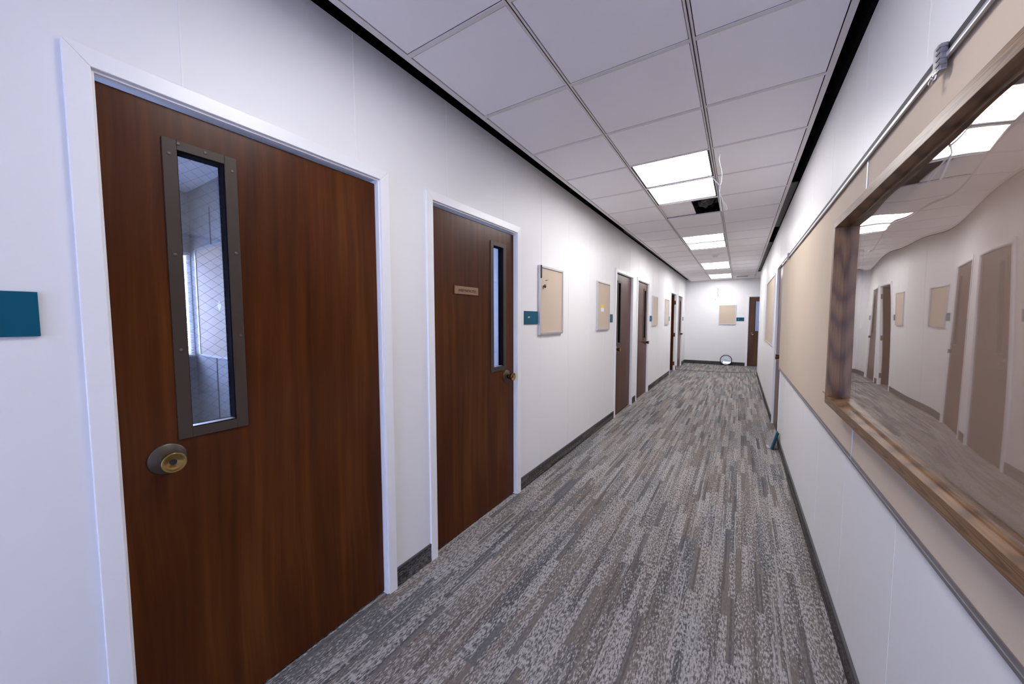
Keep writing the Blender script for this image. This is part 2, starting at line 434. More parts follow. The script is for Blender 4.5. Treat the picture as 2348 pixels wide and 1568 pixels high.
for xa, xb in ((T0, T1), (T1, T2), (T2, T3)):
    if xa == T1:
        for k in range(-13, 17):
            if k in LIGHT_ROWS or SINGLE[0] <= k < SINGLE[1] or k == HOLE: continue
            box(bk, xa, xb, Y0 + MOD * k, Y0 + MOD * (k + 1), ZC + 0.024, ZC + 0.027)
    else: box(bk, xa, xb, YB, YF, ZC + 0.024, ZC + 0.027)
box(bk, T3 + 0.026, 2.3, 11.40, YF, ZC + 0.024, ZC + 0.027)
struct('tile_backing', bk, 'plenum', '', '', ceil)
# dark space above the ceiling
pl = bmesh.new()
box(pl, -1.72, 2.45, YB - 0.15, YF + 0.2, 3.20, 3.25)
box(pl, -1.72, -1.655, YB - 0.15, YF + 0.2, 2.70, 3.20); box(pl, XR + 0.12, XR + 0.18, YB - 0.15, 11.2, 2.66, 3.20)
box(pl, XR, XR + 0.12, YB - 0.15, 11.33, 2.76, 3.20)
box(pl, 2.40, 2.45, 11.1, YF + 0.2, 2.70, 3.20); box(pl, XR + 0.12, 2.45, 11.15, 11.21, 2.70, 3.20)
box(pl, -1.72, 2.45, YF + 0.12, YF + 0.2, 2.70, 3.20); box(pl, -1.72, XR + 0.18, YB - 0.15, YB - 0.1, 2.70, 3.20)
struct('ceiling_plenum', pl, 'plenum', 'black gap above the ceiling edge along both walls', 'ceiling void')
bm = bmesh.new()
box(bm, XL + 0.002, T0 - 0.034, 5.6, YF - 0.01, 2.80, 2.81)
struct('trim_1', bm, 'filler', 'dark grey filler closing the ceiling gap along the left wall', 'trim')
bm = bmesh.new()
box(bm, T3 + 0.03, XR - 0.002, 4.3, 6.18, 2.722, 2.732); box(bm, T3 + 0.03, XR - 0.002, 7.36, 11.43, 2.722, 2.732)
box(bm, T3 + 0.024, XR + 0.12, 11.40, 11.445, 2.704, 2.735)
struct('trim_2', bm, 'filler', 'grey filler closing the ceiling gap along the right wall, open at one stretch', 'trim')

# displaced tile and black plastic in the open ceiling bay
bm = bmesh.new(); box(bm, T1 - 0.01, -0.485, 4.31, 4.905, 2.722, 2.737, 0.002)
o = obj('ceiling_tile', bm, 'tile'); tag(o, 'cut white ceiling tile half covering the open bay past the first lights', 'ceiling tile')
bm = bmesh.new(); n = 26; grid = []
for i in range(n + 1):
    row = []
    for j in range(n + 1):
        u, v = i / n, j / n
        z = 2.79 + 0.03 * math.sin(9 * u + 4 * v) * math.cos(7 * v - 3 * u) + 0.018 * math.sin(23 * u + 2) * math.sin(17 * v + 5 * u) + random.uniform(-.006, .006)
        row.append(bm.verts.new((-0.62 + 0.45 * u, 4.26 + 0.70 * v, z)))
    grid.append(row)
for i in range(n):
    for j in range(n): bm.faces.new((grid[i][j], grid[i + 1][j], grid[i + 1][j + 1], grid[i][j + 1]))
o = obj('plastic_sheet', bm, 'bag', smooth=True)
md = o.modifiers.new('thick', 'SOLIDIFY'); md.thickness = 0.004
tag(o, 'crumpled black plastic sheet showing through the open ceiling bay', 'plastic sheet')

# ------------------------------------------------------------------ ceiling lights
def light(label, loc, d=1, group='lit ceiling panels'):
    t = thing('ceiling_light', label, 'ceiling light', loc, 0, group)
    L = MOD * d; w = (T2 - T1) / 2 - 0.013
    bm = bmesh.new()
    for a in (-1, 1):
        box(bm, *sorted((a * w, a * (w - 0.014))), -L / 2 + 0.013, L / 2 - 0.013, 0.004, 0.03)
        box(bm, -w + 0.014, w - 0.014, *sorted((a * (L / 2 - 0.013), a * (L / 2 - 0.024))), 0.004, 0.03)
    obj('frame', bm, 'rail_dark', t)
    bm = bmesh.new(); box(bm, -w + 0.012, w - 0.012, -L / 2 + 0.022, L / 2 - 0.022, 0.014, 0.018)
    obj('diffuser', bm, 'lamp', t)
    bm = bmesh.new(); box(bm, -w, w, -L / 2 + 0.013, L / 2 - 0.013, 0.03, 0.10)
    obj('housing', bm, 'white_plastic', t)
    return t
XM = (T1 + T2) / 2
def yrow(k): return Y0 + MOD * (k + 0.5)
names = {0: 'nearest lit ceiling panel, first of the pair beside the hanging cable', 1: 'lit ceiling panel between the nearest panel and the open dark bay',
         5: 'lit ceiling panel just past the open bay, nearer of the second pair', 6: 'lit ceiling panel, farther of the second pair from the camera',
         10: 'small distant lit ceiling panel, nearer of the third pair', 11: 'small distant lit ceiling panel, farther of the third pair',
         -9: 'added lit ceiling panel farthest back, out of view near the glazed end', -4: 'single added lit ceiling panel overhead beside the camera, out of view',  # both panels are out of frame, added to brighten the near corridor
         }
l0 = None
for k in LIGHT_ROWS:
    if l0 is None: l0 = light(names[k], (XM, yrow(k), ZC))
    else: dup(l0, (XM, yrow(k), ZC), None, names[k])
light('last lit ceiling panel, right in front of the end wall', (XM, Y0 + MOD * 15, ZC), 2)

# ------------------------------------------------------------------ doors
def knob(parent, x, z, y=0.0, s=1.0):
    bm = bmesh.new(); lathe(bm, [(0.050 * s, 0), (0.050 * s, 0.003), (0.046 * s, 0.006), (0.030 * s, 0.010), (0.026 * s, 0.012)], 32, c=(x, y, z))
    ro = obj('rosette', bm, 'rosette', parent, True)
    bm = bmesh.new(); lathe(bm, [(0.017 * s, 0.008), (0.017 * s, 0.022), (0.023 * s, 0.026), (0.0245 * s, 0.040), (0.028 * s, 0.055), (0.031 * s, 0.063), (0.0315 * s, 0.066), (0.030 * s, 0.067), (0.020 * s, 0.060), (0.009 * s, 0.056)], 32, c=(x, y, z))
    kb = obj('knob', bm, 'brass', parent, True)
    bm = bmesh.new(); lathe(bm, [(0.009 * s, 0.050), (0.0088 * s, 0.0575), (0.0, 0.0575)], 18, c=(x, y, z))
    obj('keyhole', bm, 'black', kb)

def casing(name, w, label, loc, rz, wall_t=0.115, out=0.015):
    """casing around an opening; local x 0..w is the outer width"""
    bm = bmesh.new(); c = CW
    for poly in (((0, 0), (c, 0), (c, OPT), (0, HTOP)), ((0.0004, HTOP), (c + 0.0004, OPT), (w - c - 0.0004, OPT), (w - 0.0004, HTOP)), ((w - c, 0), (w, 0), (w, HTOP), (w - c, OPT))):
        f0 = [bm.verts.new((x, -out, z)) for x, z in poly]; f1 = [bm.verts.new((x, 0.0, z)) for x, z in poly]
        fs_ = [bm.faces.new(f0), bm.faces.new(f1[::-1])]
        for i in range(4):
            j = (i + 1) % 4; fs_.append(bm.faces.new((f0[j], f0[i], f1[i], f1[j])))
        bmesh.ops.bevel(bm, geom=list({e for f in fs_ for e in f.edges}), offset=min(0.0018, out * 0.4), segments=2, profile=0.6, affect='EDGES')
    t = 0.02
    # jamb lining, then the narrower stop the slab closes against
    box(bm, c - 0.02, c, 0.0, wall_t, 0, OPT + 0.02); box(bm, w - c, w - c + 0.02, 0.0, wall_t, 0, OPT + 0.02)
    box(bm, c, w - c, 0.0, wall_t, OPT, OPT + 0.02)
    box(bm, c, c + 0.007, -0.004, wall_t, 0, OPT - 0.0, 0.001); box(bm, w - c - 0.007, w - c, -0.004, wall_t, 0, OPT, 0.001)
    box(bm, c + 0.007, w - c - 0.007, -0.004, 0.012, OPT - 0.008, OPT - 0.0005, 0.001)
    o = obj(name, bm, 'casing'); o.location = loc; o.rotation_euler = (0, 0, rz)
    return tag(o, label, 'door casing', kind='structure')

def door(name, w, label, loc, rz, latch='L', mat='door', glass='glass', wire=False, screws=False):
    """flush door; local x 0..w is the OUTER casing width, slab face at local y = +0.022"""
    d = thing(name, label, 'door', loc, rz, kind='structure')
    a, b = CW + 0.009, w - CW - 0.009; top = OPT - 0.018; bot = 0.012
    yf, yb = 0.022, 0.066
    if latch == 'L': wx0 = a + 0.135; wx1 = wx0 + 0.200; kx = a + 0.105
    else: wx1 = b - 0.115; wx0 = wx1 - 0.205; kx = b - 0.105
    wz0, wz1 = 1.062, 2.038
    ix0, ix1, iz0, iz1 = wx0 + 0.036, wx1 - 0.036, 1.094, 2.008
    bm = bmesh.new()
    box(bm, a, ix0, yf, yb, bot, top); box(bm, ix1, b, yf, yb, bot, top)
    box(bm, ix0, ix1, yf, yb, bot, iz0); box(bm, ix0, ix1, yf, yb, iz1, top)
    obj('slab', bm, mat, d)
    bm = bmesh.new()
    frame(bm, wx0, wx1, wz0, wz1, 0.036, yf - 0.006, yf + 0.002, 0.0012, wb=0.032, wt=0.030)
    vf = obj('vision_frame', bm, 'bronze', d)
    bm = bmesh.new(); frame(bm, ix0 - 0.001, ix1 + 0.001, iz0 - 0.001, iz1 + 0.001, 0.004, yf + 0.001, yb); obj('glazing_bead', bm, 'bead', vf)
    bm = bmesh.new(); box(bm, ix0 + 0.002, ix1 - 0.002, yf + 0.002, yf + 0.028, iz0 + 0.001, iz0 + 0.004)
    obj('sill_bead', bm, 'alu', vf)
    if screws:
        for (x, z) in ((wx0 + 0.016, 1.99), (wx0 + 0.017, 1.67), (wx0 + 0.018, 1.36), (wx1 - 0.014, 1.99), (wx1 - 0.014, 1.70), (wx1 - 0.013, 1.40), ((wx0 + wx1) / 2 + .01, wz1 - 0.012), ((wx0 + wx1) / 2 - 0.06, wz1 - 0.010)):
            bm = bmesh.new(); lathe(bm, [(0.0055, 0), (0.0052, 0.0012), (0.003, 0.002), (0, 0.0021)], 12, c=(x, yf - 0.006, z)); obj('screw', bm, 'bolt', vf)
    pane = boxobj('pane', glass, d, ix0 + 0.002, ix1 - 0.002, yf + 0.026, yf + 0.030, iz0 + 0.002, iz1 - 0.002)
    if wire:
        bm = bmesh.new(); sp = 0.026; W = ix1 - ix0; H = iz1 - iz0; ang = math.radians(38); ky = yf + 0.0305
        for sgn in (-1, 1):
            sl = math.tan(ang) * sgn; c0 = -2.0
            while c0 < 3.0:
                ptsl = []
                for x in (0.003, W - 0.003):
                    ptsl.append((x, c0 + sl * x))
                (x0, z0), (x1, z1) = ptsl
                lo, hi = 0.004, H - 0.004
                tmin, tmax = 0.0, 1.0; dz = z1 - z0
                ta, tb = sorted(((lo - z0) / dz, (hi - z0) / dz)); tmin, tmax = max(0, ta), min(1, tb)
                if tmax - tmin > 0.02:
                    A = (ix0 + x0 + (x1 - x0) * tmin, ky, iz0 + z0 + dz * tmin); B = (ix0 + x0 + (x1 - x0) * tmax, ky, iz0 + z0 + dz * tmax)
                    tube(bm, [A, B], 0.00026, 4)
                c0 += sp / math.cos(ang)
        obj('wire_mesh', bm, 'wire', pane)
    knob(d, kx, 1.008, yf)
    return d
dl = {1: ('L', 'nearest brown door with the wired glass strip, beside the left frame edge'), 2: ('R', 'second brown door, with a small wooden name plaque on it'),
      3: ('L', 'third brown door on the left, right after the board with the yellow note'), 4: ('R', 'fourth brown door on the left, paired with the third')}
for k, (s, lab) in dl.items():
    door('door_%d' % k, DL[k][1] - DL[k][0], lab, (XL, DL[k][0], 0), RZ_L, s, wire=(k == 1), screws=(k == 1))
door('door_6', DL[6][1] - DL[6][0], 'last door on the left wall, next to the end wall', (XL, DL[6][0], 0), RZ_L, 'R')
door('door_7', FD[1] - FD[0], 'warm brown door in the end wall, half hidden by the right wall corner', (FD[0], YF, 0), RZ_F, 'L', mat='door_far')
door('door_8', DR[1] - DR[0], 'door in the right wall next to the end of the long board', (XR, DR[1], 0), RZ_R, 'R')
casn = {1: 'white casing around the nearest door', 2: 'white casing around the door with the name plaque', 3: 'white casing around the third door on the left', 4: 'white casing around the fourth door on the left',
        5: 'white casing around the open doorway far left', 6: 'white casing around the last door on the left'}
for k in DL: casing('trim_%d' % (k + 2), DL[k][1] - DL[k][0], casn[k], (XL, DL[k][0], 0), RZ_L)
casing('trim_9', FD[1] - FD[0], 'white casing around the door in the end wall', (FD[0], YF, 0), RZ_F)
casing('trim_10', DR[1] - DR[0], 'white casing around the door in the right wall', (XR, DR[1], 0), RZ_R, out=0.0005)
# open door 5, swung into its room against the far jamb
d5 = thing('door_5', 'brown door standing open into its room, hinges showing on the white jamb', 'door', (XL - 0.048, DL[5][1] - CW - 0.010, 0), 0, kind='structure')
bm = bmesh.new(); box(bm, -0.90, 0.005, -0.044, 0.0, 0.012, OPT - 0.018); obj('slab', bm, 'door', d5)
for z in (0.20, 1.02, 1.93):
    bm = bmesh.new(); box(bm, 0.006, 0.044, -0.0025, 0.0018, z - 0.055, z + 0.055, 0.001); tube(bm, [(0.008, -0.006, z - 0.055), (0.008, -0.006, z + 0.055)], 0.006, 10)
    obj('hinge', bm, 'hinge', d5)

# name plaque on door 2
np_ = thing('name_plaque', 'small engraved wooden plaque on the second brown door', 'plaque', (XL - 0.022, 1.895, 1.652), RZ_L)
bm = bmesh.new(); box(bm, -0.122, 0.122, -0.008, 0.0, -0.026, 0.026, 0.002); obj('plate', bm, 'plaque', np_)
text('lettering', 'ANSP.MAFNCITEE', 0.026, 'engraving', np_, (0.004, -0.0082, -0.002), 0.185)

# ------------------------------------------------------------------ room signs
def sign(label, loc, rz, body=None, w=0.203, h=0.114, group='teal room signs'):
    t = thing('room_sign', label, 'sign', loc, rz, group)
    bm = bmesh.new(); box(bm, -w / 2, w / 2, -0.007, 0.0, -h / 2, h / 2, 0.0012); obj('plate', bm, 'teal', t)
    if body: text('lettering', body, 0.022, 'sign_text', t, (-0.045, -0.0074, 0.004), None, shear=0.2)
    return t
ZS = 1.474
sign('large teal sign cut by the left picture edge beside the nearest door', (XL, 0.018, ZS), RZ_L, w=0.235, group=None)
sign('teal sign between the second door and the first beige board', (XL, 2.742, ZS), RZ_L, '633', w=0.235)
sign('teal sign at the right edge of the board with the yellow note', (XL, 5.018, ZS), RZ_L, '631')
sign('teal sign right after the fourth door, before the third board', (XL, 7.72, ZS), RZ_L, '629')
sign('teal sign between the last left board and the open doorway', (XL, 9.965, ZS), RZ_L, '627')
sign('small sign on the left wall after the last door, by the corner', (XL, 12.62, ZS), RZ_L, '625')
sign('teal sign on the end wall between the square board and the door', (0.013, YF, 1.457), RZ_F, '623')

# fallen sign leaning against the right wall
fs = thing('fallen_sign', 'teal sign with pale backing fallen on the carpet against the right wall', 'sign', (0.348, 4.93, 0.004), RZ_R)
fs.rotation_euler = (math.radians(-14), 0, RZ_R + math.radians(4))
boxobj('plate', 'teal', fs, -0.057, 0.057, -0.009, 0.0, 0.0, 0.203, bev=0.001)
boxobj('backing', 'black', fs, -0.054, 0.054, 0.0, 0.010, 0.0, 0.199)
fc = thing('sign_cover', 'clear pale plastic sheet leaning in front of the fallen teal sign', 'plastic cover', (0.334, 4.975, 0.003), RZ_R)
fc.rotation_euler = (math.radians(-14), 0, RZ_R + math.radians(4))
boxobj('sheet', 'frosted', fc, -0.06, 0.06, -0.003, 0.0, 0.0, 0.205)
bm = bmesh.new(); box(bm, -0.06, 0.06, -0.030, -0.003, 0.0, 0.003); bmesh.ops.rotate(bm, verts=bm.verts, cent=(0, 0, 0), matrix=Matrix.Rotation(math.radians(12), 3, 'X')); obj('foot', bm, 'frosted', fc)

# ------------------------------------------------------------------ framed beige boards
def board(label, loc, rz, w, h, fw=0.018, depth=0.022, group=None, screws=False):
    """origin: bottom centre on the wall"""
    t = thing('bulletin_board', label, 'bulletin board', loc, rz, group)
    bm = bmesh.new(); frame(bm, -w / 2, w / 2, 0, h, fw, -depth, 0.0, 0.001); obj('frame', bm, 'alu', t)
    boxobj('tack_panel', 'board', t, -w / 2 + fw - 0.001, w / 2 - fw + 0.001, -depth + 0.008, -0.001, fw - 0.001, h - fw + 0.001)
    if screws:
        for sx in (-1, 1):
            for z in (0.009, h - 0.009):
                bm = bmesh.new(); lathe(bm, [(0.004, 0), (0.0035, 0.0012), (0, 0.0015)], 12, c=(sx * (w / 2 - 0.03), -depth, z)); obj('screw', bm, 'alu_dark', t)
    return t
G = 'framed beige boards on the left wall'
board('framed beige board with a black clip and a pushpin, after the second door', (XL, 3.125, 1.320), RZ_L, 0.508, 0.626, screws=True, group=G)
board('framed beige board with a yellow and white note', (XL, 4.680, 1.320), RZ_L, 0.508, 0.626, screws=True, group=G)
board('third framed beige board on the left wall, after the fourth door', (XL, 8.09, 1.320), RZ_L, 0.53, 0.626, group=G)
board('last framed beige board on the left wall, before the open doorway', (XL, 9.605, 1.320), RZ_L, 0.53, 0.626, group=G)
board('square beige board on the end wall beside a teal sign', (-0.338, YF, 1.292), RZ_F, 0.465, 0.615)
board('wide framed beige board on the right wall beyond the right door', (XR, 7.36, 1.055), RZ_R, 1.86, 1.06, fw=0.02, depth=0.012)
# bits on the boards
o = boxobj('label_clip', 'black', None, -0.008, 0.008, -0.006, 0, -0.058, 0.058, bev=0.001); o.location = (XL + 0.0222, 2.893, 1.888); o.rotation_euler = (0, 0, RZ_L)
tag(o, 'black clip strip on the top left edge of the first beige board', 'clip')
pp = thing('pushpin', 'round dark brass pushpin on the first beige board', 'pushpin', (XL + 0.014, 2.955, 1.762), RZ_L)
bm = bmesh.new(); lathe(bm, [(0.006, 0.0), (0.006, 0.010), (0.016, 0.013), (0.017, 0.020), (0.012, 0.024), (0, 0.025)], 20); obj('head', bm, 'rosette', pp, True)
bm = bmesh.new(); tube(bm, [(0, 0, 0), (0.0, -0.004, -0.022)], 0.002, 6); obj('pin', bm, 'steel', pp)
bm = bmesh.new(); tube(bm, [(0, 0, 0), (0.003, -0.012, 0.0), (0.022, -0.022, 0.006)], [0.003, 0.003, 0.001], 8)
o = obj('bent_nail', bm, 'black'); o.location = (XL + 0.014, 2.995, 1.818); o.rotation_euler = (0, 0, RZ_L); tag(o, 'small bent black nail above the pushpin on the first board', 'nail')
o = boxobj('yellow_note', 'yellow', None, -0.06, 0.06, -0.0012, 0, 0, 0.042); o.location = (XL + 0.0142, 4.632, 1.610); o.rotation_euler = (0, 0, RZ_L)
tag(o, 'yellow paper note on the second beige board', 'note')
o = boxobj('white_note', 'paper', None, -0.058, 0.058, -0.0012, 0, 0, 0.048); o.location = (XL + 0.0142, 4.632, 1.561); o.rotation_euler = (0, 0, RZ_L)
tag(o, 'white paper slip just below the yellow note', 'note')

# ------------------------------------------------------------------ long boards on the right wall
BZ0, BZ1 = 0.880, 2.088
def long_board(label, ya, yb):
    w = yb - ya
    t = thing('long_tackboard', label, 'tackboard', (XR - 0.0003, (ya + yb) / 2, BZ0), RZ_R, 'long beige boards on the right wall')
    boxobj('tack_panel', 'board', t, -w / 2 + 0.002, w / 2 - 0.002, -0.014, -0.0005, 0.004, BZ1 - BZ0)
    bm = bmesh.new(); box(bm, -w / 2, w / 2, -0.019, 0.0, -0.004, 0.006, 0.001); box(bm, -w / 2, w / 2, -0.017, -0.0145, 0.004, 0.018); obj('bottom_trim', bm, 'alu_dark', t)
    return t
lb = long_board('long beige board from the door to the vertical joint, wooden case across its near end', 1.966, 5.235)
lb2 = long_board('nearest long beige board at the right picture edge, behind the wooden case', -1.25, 1.960)
for root, yc, ylist in ((lb, (1.966 + 5.235) / 2, (2.19, 2.62, 3.05, 3.9, 4.7)), (lb2, (1.96 - 1.25) / 2, (1.78, 1.302, 0.85))):
    for y in ylist:
        bm = bmesh.new(); lathe(bm, [(0.0065, 0), (0.006, 0.003), (0.003, 0.005), (0, 0.0052)], 14, c=(yc - y, -0.008, -0.0)); 
        # screw hangs on the lower lip
        obj('screw', bm, 'steel', root, True)
for x0, x1 in ((1.958, 1.968),):
    bm = bmesh.new(); box(bm, XR - 0.0175, XR - 0.001, x0, x1, BZ0 + 0.003, BZ1 - 0.003, 0.001)
    o = obj('joint_strip', bm, 'alu', None); tag(o, 'thin vertical metal strip joining the two long beige boards', 'joint strip')
# map rail with hooks
mr = thing('map_rail', 'long aluminium display rail along the top of the beige boards', 'rail', (XR, 1.98, BZ1), RZ_R)
bm = bmesh.new(); box(bm, -3.22, 3.23, -0.022, 0.0, 0.0, 0.026, 0.002); obj('dark_lip', bm, 'rail_dark', mr)
bm = bmesh.new(); box(bm, -3.22, 3.23, -0.028, -0.0195, -0.013, 0.0, 0.004); obj('bright_channel', bm, 'alu', mr)
boxobj('end_cap', 'alu', mr, -3.236, -3.221, -0.028, -0.017, -0.015, 0.026, bev=0.002)
def hook(label, y):
    t = thing('rail_hook', label, 'hook', (XR - 0.020, y, BZ1 - 0.002), RZ_R, 'sliding hooks on the display rail')
    bm = bmesh.new(); box(bm, -0.022, 0.004, -0.016, -0.004, -0.030, 0.034, 0.003); box(bm, -0.034, -0.018, -0.012, 0.0, -0.012, 0.030, 0.003); obj('body', bm, 'alu', t)
    bm = bmesh.new(); box(bm, 0.004, 0.024, -0.018, -0.004, -0.036, 0.026, 0.003)
    for z in (-0.024, -0.010, 0.004, 0.016): box(bm, 0.006, 0.0255, -0.020, -0.006, z, z + 0.005)
    obj('clamp', bm, 'alu_dark', t)
    bm = bmesh.new(); tube(bm, spline([(-0.01, -0.010, -0.026), (-0.016, -0.014, -0.042), (-0.008, -0.022, -0.050), (0.004, -0.022, -0.042)], 5), 0.0035, 8); obj('finger', bm, 'steel', t, True)
    return t
hk = hook('grey hook on the display rail above the nearest long board', 1.325)
dup(hk, (XR - 0.020, 4.55, BZ1 - 0.002), None, 'small grey hook near the far end of the display rail')

# wooden framed display case with a wavy clear sheet
DY0, DY1 = 0.36, 2.205; DZ0, DZ1 = 1.068, 1.902; DXF = 0.350; DXB = XR - 0.0165
dc = thing('display_case', 'oak framed display case with a wavy clear sheet on the right wall', 'display case', (DXB, (DY0 + DY1) / 2, DZ0), RZ_R)
W = (DY1 - DY0) / 2; H = DZ1 - DZ0; Dp = DXB - DXF; fw = 0.034
boxobj('bottom_rail', 'oak', dc, -W, W, -Dp, 0, 0, fw, bev=0.0015)
boxobj('top_rail', 'oak', dc, -W, W, -Dp, 0, H - fw, H, bev=0.0015)
for a, b in ((-W, -W + fw), (W - fw, W)):
    bm = bmesh.new(); box(bm, fw, H - fw, -Dp, 0, 0, fw, 0.0015)
    o = obj('stile', bm, 'oak', dc); o.rotation_euler = (0, -PI / 2, 0); o.location = (b, 0, 0)
bm = bmesh.new(); nx, nz = 120, 60; gridp = []
x0, x1, z0, z1 = -W + fw + 0.001, W - fw - 0.001, fw + 0.001, H - fw - 0.001
def wave(x, z):
    k = max(0.0, z / H) ** 1.6
    return 0.0013 * math.sin(2 * PI * (x * 1.55 + 0.25 * z) + 0.7) * (0.06 + 0.94 * k) + 0.00030 * math.sin(2 * PI * (x * 3.1 - 0.6 * z) + 2.1) * k + 0.0005 * math.sin(2 * PI * z * 1.1 + 0.5)
def bow(x):      # the sheet has sprung out a little near its middle
    y = (DY0 + DY1) / 2 - x
    return 0.017 * 0.09 * math.log(math.cosh((y - 1.07) / 0.09))
for i in range(nx + 1):
    col = []
    for j in range(nz + 1):
        x = x0 + (x1 - x0) * i / nx; z = z0 + (z1 - z0) * j / nz
        col.append(bm.verts.new((x, -0.0285 + bow(x) + wave(x, z), z)))
    gridp.append(col)
for i in range(nx):
    for j in range(nz): bm.faces.new((gridp[i][j], gridp[i + 1][j], gridp[i + 1][j + 1], gridp[i][j + 1]))
o = obj('clear_sheet', bm, 'acrylic', dc, True); md = o.modifiers.new('thick', 'SOLIDIFY'); md.thickness = 0.003; md.offset = 0
bm = bmesh.new(); tube(bm, [(-W - 0.001, -Dp + 0.012, fw - 0.004), (-W - 0.022, -Dp + 0.004, fw + 0.004), (-W - 0.03, -Dp - 0.004, fw + 0.012)], [0.004, 0.003, 0.0015], 8)
tube(bm, [(-W - 0.001, -Dp + 0.02, fw - 0.012), (-W - 0.016, -Dp + 0.014, fw - 0.016)], 0.004, 8)
obj('catch', bm, 'alu_dark', dc)

# corner guard
bm = bmesh.new(); box(bm, XR - 0.004, XR, 11.19, 11.334, 0.28, 1.41); box(bm, XR - 0.004, XR + 0.05, 11.330, 11.334, 0.28, 1.41)
o = obj('corner_guard', bm, 'alu_dark'); tag(o, 'narrow grey guard strip on the far corner of the right wall', 'corner guard')

# ------------------------------------------------------------------ cable, wires, ceiling fittings
hc = thing('hanging_cable', 'white cable with split ends hanging from the ceiling by the first lights', 'cable', (-0.161, 3.20, ZC))
O = Vector((-0.161, 3.20, ZC))
def rel(*p): return [(Vector((x, y, z)) - O)[:] for x, y, z in p]
bm = bmesh.new(); tube(bm, spline(rel((-0.161, 3.2, 2.712), (-0.167, 3.2, 2.663), (-0.161, 3.2, 2.63), (-0.147, 3.2, 2.563), (-0.148, 3.2, 2.499), (-0.156, 3.2, 2.462), (-0.161, 3.2, 2.415)), 6), 0.0033, 8); obj('cord', bm, 'cable', hc, True)
bm = bmesh.new(); tube(bm, spline(rel((-0.156, 3.2, 2.462), (-0.200, 3.19, 2.519), (-0.226, 3.19, 2.545), (-0.255, 3.18, 2.572)), 6), [0.0036] * 15 + [0.0022] * 4, 8); obj('branch', bm, 'cable', hc, True)
bm = bmesh.new(); tube(bm, spline(rel((-0.161, 3.2, 2.418), (-0.156, 3.2, 2.38), (-0.150, 3.2, 2.33), (-0.143, 3.2, 2.275)), 6), 0.0028, 8); obj('loose_end', bm, 'cable', hc, True)
bm = bmesh.new(); tube(bm, spline(rel((-0.160, 3.2, 2.415), (-0.141, 3.2, 2.365), (-0.127, 3.2, 2.318), (-0.114, 3.2, 2.284), (-0.107, 3.2, 2.286), (-0.112, 3.2, 2.312), (-0.130, 3.2, 2.345)), 6), 0.0028, 8); obj('loop', bm, 'cable', hc, True)

ww = thing('wall_wires', 'loose dark wire with a white tail hanging from the end wall', 'wire', (-0.62, YF, 2.44))
bm = bmesh.new(); box(bm, -0.012, 0.012, -0.012, 0, -0.012, 0.012, 0.002); obj('clip', bm, 'alu_dark', ww)
bm = bmesh.new(); tube(bm, spline([(0, -0.010, 0), (0.004, -0.014, -0.08), (-0.004, -0.018, -0.14), (0.010, -0.02, -0.20), (0.0, -0.016, -0.27)], 6), 0.006, 8); obj('dark_lead', bm, 'alu_dark', ww, True)
bm = bmesh.new(); tube(bm, spline([(-0.002, -0.014, -0.13), (-0.05, -0.02, -0.15), (-0.072, -0.022, -0.22), (-0.06, -0.02, -0.30), (-0.050, -0.016, -0.34)], 6), 0.004, 8); obj('white_tail', bm, 'white_plastic', ww, True)
boxobj('connector', 'alu_dark', ww, -0.066, -0.046, -0.02, -0.008, -0.362, -0.335)

sd = thing('smoke_detector', 'small white detector on the ceiling between the second and third lights', 'smoke detector', (-0.44, 8.12, ZC))
for nm, prof, mt in (('base', [(0.07, 0.0), (0.07, 0.012), (0.062, 0.016)], 'white_plastic'), ('sensor', [(0.045, 0.016), (0.042, 0.034), (0.03, 0.04), (0, 0.041)], 'grid')):
    bm = bmesh.new(); lathe(bm, prof, 24); bmesh.ops.rotate(bm, verts=bm.verts, cent=(0, 0, 0), matrix=Matrix.Rotation(PI / 2, 3, 'X')); obj(nm, bm, mt, sd, True)
av = thing('air_vent', 'ceiling air diffuser with dark slots near the end wall', 'vent', (0.02, 12.40, ZC))
bm = bmesh.new(); frame_bm = bm
for a, b, c, d in ((-.16, .16, -.19, -.17), (-.16, .16, .17, .19), (-.16, -.14, -.17, .17), (.14, .16, -.17, .17)): box(bm, a, b, c, d, -0.022, 0.002, 0.002)
obj('rim', bm, 'white_plastic', av)
bm = bmesh.new(); box(bm, -.14, .14, -.17, .17, -0.006, 0.0); obj('throat', bm, 'black', av)
for i in range(4):
    bm = bmesh.new(); y = -0.12 + 0.075 * i; box(bm, -.138, .138, y, y + 0.022, -0.020, -0.012); obj('slat', bm, 'black' if i in (1, 2) else 'white_plastic', av)

# ------------------------------------------------------------------ clock on the floor
CR = 0.165
ck = thing('wall_clock', 'round white wall clock with a dark rim leaning on the end wall', 'clock', (-0.330, YF - 0.075, 0.002))
ck.rotation_euler = (math.radians(-9), 0, 0)
bm = bmesh.new(); lathe(bm, [(CR - 0.004, 0.0), (CR, 0.006), (CR, 0.030), (CR - 0.006, 0.036), (CR - 0.018, 0.036), (CR - 0.020, 0.021)], 56, c=(0, 0, CR), cap=False); obj('rim', bm, 'navy', ck, True)
bm = bmesh.new(); lathe(bm, [(CR - 0.012, 0.004), (CR - 0.012, 0.020)], 56, c=(0, 0, CR)); fc_ = obj('face', bm, 'clock_face', ck)
bm = bmesh.new()
for i in range(60):
    a = 2 * PI * i / 60; r1 = CR - 0.026; L = 0.006 if i % 5 else 0.012
    dx, dz = math.sin(a), math.cos(a); w = 0.0008 if i % 5 else 0.0022
    p = Vector((dx, 0, dz)); q = Vector((dz, 0, -dx))
    vs = [bm.verts.new(Vector((0, -0.0207, CR)) + p * rr + q * s * w) for rr, s in ((r1, -1), (r1, 1), (r1 - L, 1), (r1 - L, -1))]
    bm.faces.new(vs)
obj('minute_marks', bm, 'navy', fc_)
